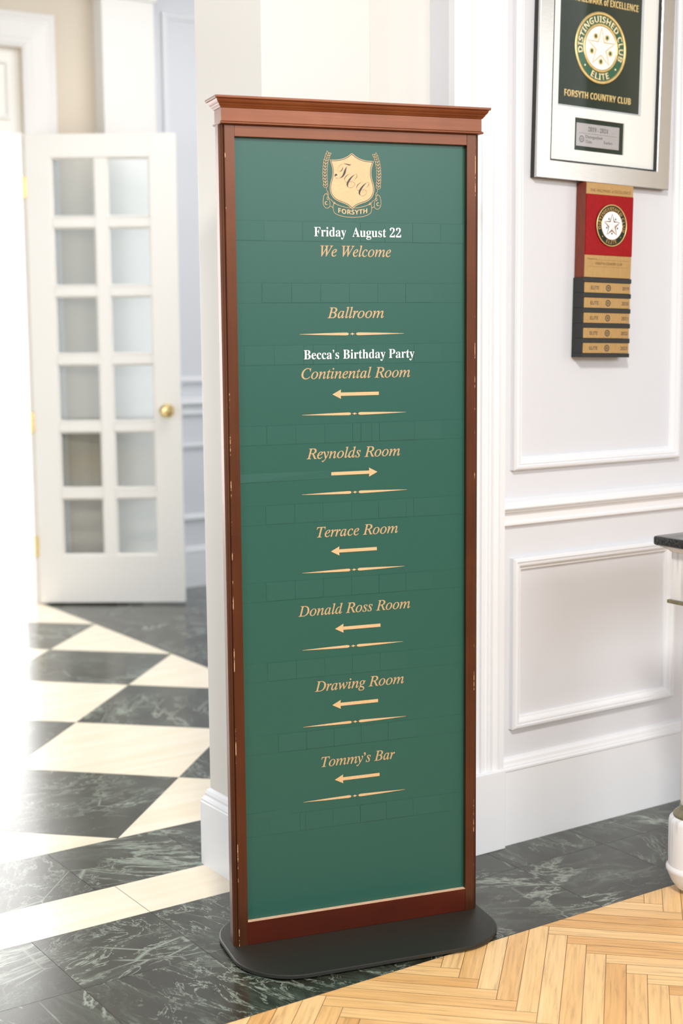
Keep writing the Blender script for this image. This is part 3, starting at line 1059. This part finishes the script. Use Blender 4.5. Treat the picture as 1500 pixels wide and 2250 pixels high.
# banner
crest_line.stroke(mm([(-38.5, -41.5), (-40.5, -47), (-41, -53), (-40.3, -59), (-38.5, -63), (-33, -66.5), (-25, -69.2), (-13, -71), (0, -71.6), (13, -71), (25, -69.2), (33, -66.5), (39, -63), (41, -59), (41.8, -53), (41.3, -47), (39.5, -41.5)]), LW, TY)
crest_line.stroke(mm([(-38.5, -44), (-30, -48), (-20, -50.8), (-10, -52.6), (-3, -53)]), LW, TY)
crest_line.stroke(mm([(39.5, -44), (30, -48), (20, -50.8), (10, -52.6), (3, -53)]), LW, TY)
for s in (-1, 1):
    f = lambda pts: mm([(s * x, z) for x, z in pts])
    crest_line.stroke(f([(39, -41.5), (36, -44.5), (36.5, -46), (39.5, -45), (41, -42.5), (44, -38.5), (48.5, -35.5), (47.5, -44), (47.8, -50)]), LW, TY)
    crest_line.stroke(f([(41.5, -53.5), (44, -51), (47.8, -50)]), LW, TY)
    crest_line.stroke(f([(48.5, -35.5), (51, -34.5), (51.5, -31), (54.5, -26.5), (57, -26), (60.5, -30.5), (62, -37), (62.3, -44), (60.8, -50), (57, -54), (52.5, -54.5), (48.5, -52), (47.2, -47)]), LW, TY)
    crest_line.stroke(f([(51.5, -38), (49.8, -34.2), (52.5, -29.5), (53.8, -24.5), (52, -21), (50.2, -25.5), (51.3, -31), (54.2, -34), (54, -37), (51, -38.5)]), LW * 0.9, TY)
    # wreath branch: a curved stem with paired leaves
    stem = [(53.5, -22), (56, -12), (57.3, 0), (57.8, 12), (57.3, 24), (55.6, 36), (52.5, 46), (48.5, 55)]
    crest_line.stroke(f(stem), LW * 0.8, TY)
    for i in range(12):
        t = 0.10 + i * 0.072
        q = t * (len(stem) - 1)
        i0 = min(int(q), len(stem) - 2)
        p = Vector(stem[i0]).lerp(Vector(stem[i0 + 1]), q - i0)
        d = (Vector(stem[i0 + 1]) - Vector(stem[i0])).normalized()
        for sd in (-1, 1):
            th = math.radians(30) * sd
            a = Vector((d.x * math.cos(th) - d.y * math.sin(th), d.x * math.sin(th) + d.y * math.cos(th)))
            nrm = Vector((-a.y, a.x))
            lf = [p + a * (ll * 9.2) + nrm * ww for ll, ww in ((0.05, 0), (0.3, 1.75), (0.6, 2.05), (0.85, 1.1), (1.03, 0), (0.85, -1.1), (0.6, -2.05), (0.3, -1.75))]
            crest_line.stroke(f([(v.x, v.y) for v in lf]), LW * 0.85, TY, closed=True)
    last = Vector(stem[-1])
crest_line.build('crest', 'gold_vinyl', panel)
MB().poly(mm(inset(full, 2.6)), TY, 0.0003).build('shield', 'gold_vinyl', panel)
SY = TY - 0.0007
for ch, a, b, z0, cap in (('T', -37.3, -1.2, 4.5, 29.5), ('C', -16.5, 11.3, -13.5, 27.5), ('C', 9.4, 36.8, -29, 27.5)):
    lettering(ch, 'script', CX + a * 0.001, CX + b * 0.001, CZ + z0 * 0.001, cap * 0.001, SY, 'ink', panel, offset=-0.012, ref=ch)['label'] = 'dark script initial on the shield'


def banner_warp(x, z):
    d = (x - CX) / 0.03
    return x, z + 0.0031 * d * d


lettering('FORSYTH', 'sansbold', CX - 0.0300, CX + 0.0322, CZ - 0.0658, 0.0092, TY - 0.0002, 'gold_vinyl', panel, warp=banner_warp)
for s, xx in ((-1, -0.0585), (1, 0.0525)):
    lettering('C.', 'sansbold', CX + xx, CX + xx + 0.0072, CZ - 0.0478, 0.0068, TY - 0.0002, 'gold_vinyl', panel)

# ------------------------------------------------------------------ framed award on the wall


def medal(parent, cx, cz, R, y, band, kind):
    """round badge: gold rims, enamel band with letters, white centre with star and drops"""
    root = MB().disc(cx, cz, R, y, 0.003, 64).build('medal', 'medal_green' if kind == 'big' else 'dark_felt', parent)
    yy = y - 0.003
    ro_ = 0.905 if kind == 'big' else 0.94
    MB().ring(cx, cz, R * ro_, R, yy, 0.0022 if kind == 'big' else 0.0012, 64, dome=True).build('rim', 'gold_metal', root, True)
    MB().ring(cx, cz, band[0] * R, band[1] * R, yy, 0.0022 if kind == 'big' else 0.001, 64, dome=True).build('rim', 'gold_metal', root, True)
    MB().disc(cx, cz, band[0] * R, yy, 0.0008, 48).build('disc', 'enamel_white', root)
    y2 = yy - 0.0008
    rot = math.radians(90)
    ro, ri = 0.55 * R, 0.20 * R
    pts = []
    for i in range(10):
        r = ro if i % 2 == 0 else ri
        t = rot + i * math.pi / 5
        pts.append((cx + r * math.cos(t), cz + r * math.sin(t)))
    m = MB()
    if kind == 'big':
        for i in range(0, 10, 2):
            a, b, c = pts[i - 1], pts[i], pts[(i + 1) % 10]
            m.stroke([b, a], [0.0006, 0.0022], y2, thick=0.0006)
            m.stroke([b, c], [0.0006, 0.0022], y2, thick=0.0006)
        m.build('star', 'gold_metal', root)
    else:
        vs = [m.bm.verts.new((p[0], y2, p[1])) for p in pts]
        c = m.bm.verts.new((cx, y2 - 0.006 * R / 0.05, cz))
        for i in range(10):
            m.bm.faces.new((vs[i], vs[(i + 1) % 10], c))
        m.build('star', 'enamel_white', root)
        m = MB()
        for i in range(1, 10, 2):
            m.stroke([pts[i - 1], pts[i], pts[(i + 1) % 10]], [0.0002, 0.0065 * R / 0.05, 0.0002], y2, thick=0.0004)
        m.build('star_edge', 'ink_brown', root)
    for i in range(5):
        t = rot + math.radians(36) + i * 2 * math.pi / 5
        px, pz = cx + 0.375 * R * math.cos(t), cz + 0.375 * R * math.sin(t)
        if kind == 'big':
            MB().ring(px, pz, 0.048 * R, 0.082 * R, y2, 0.0008, 24).build('drop_rim', 'gold_metal', root)
        MB().disc(px, pz, 0.046 * R, y2, 0.001, 20, 0.8, 1.1).build('drop', 'medal_green' if kind == 'big' else 'teal_enamel', root)
    rb, sz = band[1] * R * 1.035, (0.905 - band[1] * 1.035) * R * 0.88
    arc_text('DISTINGUISHED CLUB', 'sansbold', cx, cz, rb, sz, yy, 'brass_plate' if kind != 'big' else 'enamel_cream', root, 195, -22)
    arc_text('ELITE', 'sansbold', cx, cz, rb, sz, yy, 'brass_plate' if kind != 'big' else 'enamel_cream', root, 245, 295, True)
    for t in (222, 318):
        rm = rb + sz / 2
        MB().disc(cx + rm * math.cos(math.radians(t)), cz + rm * math.sin(math.radians(t)), 0.03 * R, yy, 0.0006, 16).build('bead', 'brass_plate' if kind != 'big' else 'enamel_cream', root)
    return root


noisy('enamel_cream', (0.84, 0.70, 0.42), (0.88, 0.76, 0.5), 90, 0.4, bump=0.0)
FW, FH, FT = 0.4455, 0.66, 0.0215
YF = 2.667
award = empty('framed_award', (2.3532, YF, 1.6343), 0, 'silver framed club award with a round gold and green medal, hung crooked on the wall', 'framed award', ry=0.025)
B = 0.0445
m = MB().frame(0, 0, FW, FH, [(0.0, 0.0), (0.001, 0.001), (B - 0.003, 0.001), (B - 0.001, -0.001), (B - 0.001, -0.007), (0.0, -0.007)], 0)
m.build('frame', 'brushed_silver', award)
MB().frame(0.0005, 0.0005, FW - 0.0005, FH - 0.0005, [(0.0, -0.0068), (0.016, -0.0068), (0.016, -FT), (0.0, -FT)], 0).build('frame_side', 'black_lacquer', award)['label'] = 'black edge of the frame'
MB().frame(B - 0.001, B - 0.001, FW - B + 0.001, FH - B + 0.001, [(0.0, -0.0015), (0.0, -0.0125), (0.003, -0.0125), (0.003, -0.0015)], 0).build('lip', 'black_lacquer', award)
# white mat with two windows
m = MB()
px0, px1, pz0, pz1 = 0.0755, 0.3452, 0.1792, 0.56
qx0, qx1, qz0, qz1 = 0.1290, 0.2940, 0.0752, 0.1522
ym0, ym1 = 0.0105, 0.0145
a0, a1, b0, b1 = B + 0.001, FW - B - 0.001, B + 0.001, FH - B - 0.001
m.box(a0, ym0, b0, px0 - 0.004, ym1, b1)
m.box(px1 + 0.004, ym0, b0, a1, ym1, b1)
m.box(px0 - 0.004, ym0, pz1 + 0.004, px1 + 0.004, ym1, b1)
m.box(px0 - 0.004, ym0, qz1, px1 + 0.004, ym1, pz0 - 0.004)
m.box(px0 - 0.004, ym0, b0, px1 + 0.004, ym1, qz0)
m.box(px0 - 0.004, ym0, qz0, qx0, ym1, qz1)
m.box(qx1, ym0, qz0, px1 + 0.004, ym1, qz1)
m.build('mat', 'mat_board', award)
MB().frame(px0 - 0.004, pz0 - 0.004, px1 + 0.004, pz1 + 0.004, [(0.0, -ym0 + 0.0002), (0.0045, -ym1 + 0.0006), (0.0045, -ym1 - 0.001), (0.0, -ym1 - 0.001)], 0).build('mat_bevel', 'mat_bevel', award)
felt = MB().box(px0 - 0.003, ym1 + 0.0002, pz0 - 0.003, px1 + 0.003, ym1 + 0.004, pz1 + 0.003).build('fabric_panel', 'dark_felt', award)
yl = ym1 + 0.0002
lettering('FORSYTH COUNTRY CLUB', 'sansbold', 0.0946, 0.3166, 0.2003, 0.0158, yl, 'gold_thread', felt, 0.012, thick=0.0012)
lettering('THE HALLMARK of EXCELLENCE', 'sansbold', 0.0870, 0.3324, 0.4259, 0.0165, yl, 'gold_thread', felt, 0.012, thick=0.0012)
medal(award, 0.2074, 0.3242, 0.0858, yl, (0.60, 0.68), 'big')
back2 = MB().box(qx0 - 0.002, ym1 + 0.0002, qz0 - 0.002, qx1 + 0.002, ym1 + 0.004, qz1 + 0.002).build('plate_backing', 'dark_felt', award)
pl_ = MB().box(0.1368, ym1 - 0.0012, 0.0862, 0.2802, ym1 + 0.0002, 0.1412, 0.0003).build('name_plate', 'silver_plate', award)
yp = ym1 - 0.0013
lettering('2019 - 2024', 'bold', 0.1748, 0.2420, 0.1232, 0.0108, yp, 'ink', pl_, -0.006, ref='2')
lettering('Distinguished', '', 0.1672, 0.2225, 0.1068, 0.0072, yp, 'ink', pl_)
lettering('Clubs', '', 0.1672, 0.1885, 0.0952, 0.0068, yp, 'ink', pl_)
lettering('Forbes', 'bold', 0.2285, 0.2570, 0.0972, 0.0068, yp, 'ink', pl_, -0.006)
MB().ring(0.1545, 0.1035, 0.0062, 0.0078, yp, 0.0002, 32).ring(0.1545, 0.1035, 0.0022, 0.0032, yp, 0.0002, 24).stroke([(0.145, 0.1175), (0.272, 0.1175)], 0.0005, yp, thick=0.0002).build('emblem', 'ink', pl_)
MB().box(a0 - 0.004, 0.0085, b0 - 0.004, a1 + 0.004, 0.0098, b1 + 0.004).build('glass', 'picture_glass', award)

# ------------------------------------------------------------------ perpetual plaque below it
YP = 2.653
PT = YW - YP - 0.001
plq = empty('wall_plaque', (2.4942, YP, 1.2053), 0, 'narrow red and brass club plaque with five dated black bars, mounted below the silver frame', 'plaque', ry=0.020)
PW = 0.1575
zt = 0.4235
MB().box(0.0, 0.0015, 0.1945, PW, PT, zt, 0.001).build('body', 'cherry_wood', plq)
hp = MB().box(0.0004, -0.0012, 0.3955, PW - 0.0006, 0.0015, zt - 0.0005, 0.0004).build('brass_plate', 'brass_plate', plq)
lettering('THE HALLMARK of EXCELLENCE', '', 0.012, 0.148, 0.4015, 0.0072, -0.0014, 'ink_brown', hp)
MB().box(0.0006, -0.0024, 0.2495, PW, 0.0015, 0.3955, 0.0012).build('face_panel', 'red_leather', plq)
medal(plq, 0.0828, 0.3225, 0.0512, -0.0024, (0.665, 0.685), 'small')
dp = MB().box(0.0004, -0.0012, 0.1955, PW - 0.001, 0.0015, 0.2495, 0.0004).build('brass_plate', 'brass_plate', plq)
lettering('Presented to', '', 0.010, 0.040, 0.2385, 0.0035, -0.0014, 'ink_brown', dp, 0.004)
lettering('FORSYTH COUNTRY CLUB', 'sansbold', 0.036, 0.126, 0.2265, 0.0058, -0.0014, 'ink_brown', dp)
MB().stroke([(0.041, 0.238), (0.148, 0.238)], 0.0004, -0.0013, thick=0.0002).stroke([(0.010, 0.2215), (0.148, 0.2215)], 0.0004, -0.0013, thick=0.0002).build('rule', 'ink_brown', dp)
for i in range(5):
    z1 = 0.1943 - i * 0.0369
    z0 = z1 - 0.0369
    b = MB().box(-0.003, 0.0, z0 + 0.0003, PW, PT, z1, 0.0008)
    b.box(-0.003, -0.0026, z1 - 0.0112, PW + 0.0012, 0.001, z1, 0.0008)
    if i == 4:
        b.box(-0.003, -0.0026, z0 - 0.0098, PW + 0.0012, PT, z0, 0.0008)
    blk = b.build('year_bar', 'charcoal_block', plq)
    MB().box(0.0006, -0.0018, z0 + 0.0006, PW - 0.0016, 0.0002, z1 - 0.0115, 0.0004).build('brass_plate', 'brass_plate', blk)
    zc = (z0 + z1 - 0.011) / 2
    lettering('ELITE', '', 0.022, 0.049, zc - 0.0042, 0.0084, -0.0020, 'ink', blk, 0.006)
    lettering(str(2019 + i), '', 0.128, 0.151, zc - 0.0042, 0.0084, -0.0020, 'ink', blk, 0.006)
    MB().ring(0.081, zc, 0.0058, 0.0082, -0.0019, 0.0002, 28).ring(0.081, zc, 0.0015, 0.0034, -0.0019, 0.0002, 20).build('emblem', 'ink', blk)

# ------------------------------------------------------------------ console table at the right edge
TX, TYc = 2.356, 2.274            # far left corner of the stone top
tw, td = 1.20, 0.34
table = empty('console_table', (TX + tw / 2, TYc - td / 2, 0), 0, 'whitewashed console table with a black stone top and turned legs at the right edge', 'table')
hx, hy = tw / 2, td / 2
m = MB()
tp = [(0.004, 0.7965), (0.001, 0.7985), (0.0, 0.802), (0.0, 0.8135), (0.0015, 0.8165), (0.005, 0.8178)]
m.loops([[(x, y, z) for x, y in rrect(-hx + i, -hy + i, hx - i, hy - i, 0.008, 4)] for i, z in tp])
m.build('tabletop', 'black_granite', table, True)
m = MB()
ov = 0.012
ul = [(0.0, 0.7965), (0.0, 0.7935), (0.004, 0.7915), (0.013, 0.7865), (0.018, 0.7815)]
m.loops([[(-hx + ov + i, -hy + ov + i, z), (hx - ov - i, -hy + ov + i, z), (hx - ov - i, hy - ov - i, z), (-hx + ov + i, hy - ov - i, z)] for i, z in ul[::-1]])
m.build('moulding', 'whitewashed_wood', table)
lx, ly = hx - 0.079, hy - 0.079
m = MB()
m.box(-lx, -ly - 0.038, 0.762, lx, -ly - 0.016, 0.7815)
m.box(-lx, ly + 0.016, 0.762, lx, ly + 0.038, 0.7815)
m.box(lx + 0.016, -ly, 0.762, lx + 0.038, ly, 0.7815)
m.build('apron', 'whitewashed_wood', table)
random.seed(5)
for sx in (-1, 1):
    for sy in (1, -1):
        cx, cy = sx * lx, sy * ly
        m = MB().box(cx - 0.049, cy - 0.049, 0.6745, cx + 0.049, cy + 0.049, 0.7815, 0.0015)
        m.lathe([(0.0375, 0.205), (0.040, 0.22), (0.0405, 0.62), (0.0385, 0.632)], cx, cy, 40)
        m.lathe([(0.018, 0.0), (0.030, 0.003), (0.044, 0.012), (0.056, 0.028), (0.063, 0.044), (0.0655, 0.050), (0.068, 0.054), (0.0685, 0.059), (0.066, 0.0635), (0.0635, 0.066), (0.0640, 0.10), (0.0640, 0.165), (0.0625, 0.173), (0.058, 0.178), (0.048, 0.180)], cx, cy, 48)
        leg = m.build('leg', 'whitewashed_wood', table, True)
        c = MB().box(cx - 0.0545, cy - 0.0545, 0.6665, cx + 0.0545, cy + 0.0545, 0.6745, 0.001)
        c.lathe([(0.046, 0.6665), (0.042, 0.660), (0.0385, 0.657), (0.0388, 0.630), (0.0392, 0.627)], cx, cy, 40)
        for zz in (0.654, 0.648, 0.642, 0.636):
            c.lathe([(0.0386, zz - 0.0024), (0.0396, zz), (0.0386, zz + 0.0024)], cx, cy, 40)
        c.build('collar', 'aged_brass', leg, True)
        c = MB().lathe([(0.054, 0.178), (0.0545, 0.184), (0.051, 0.188), (0.046, 0.192), (0.0412, 0.195), (0.0405, 0.2035), (0.0385, 0.206)], cx, cy, 40)
        c.build('collar', 'aged_brass', leg, True)
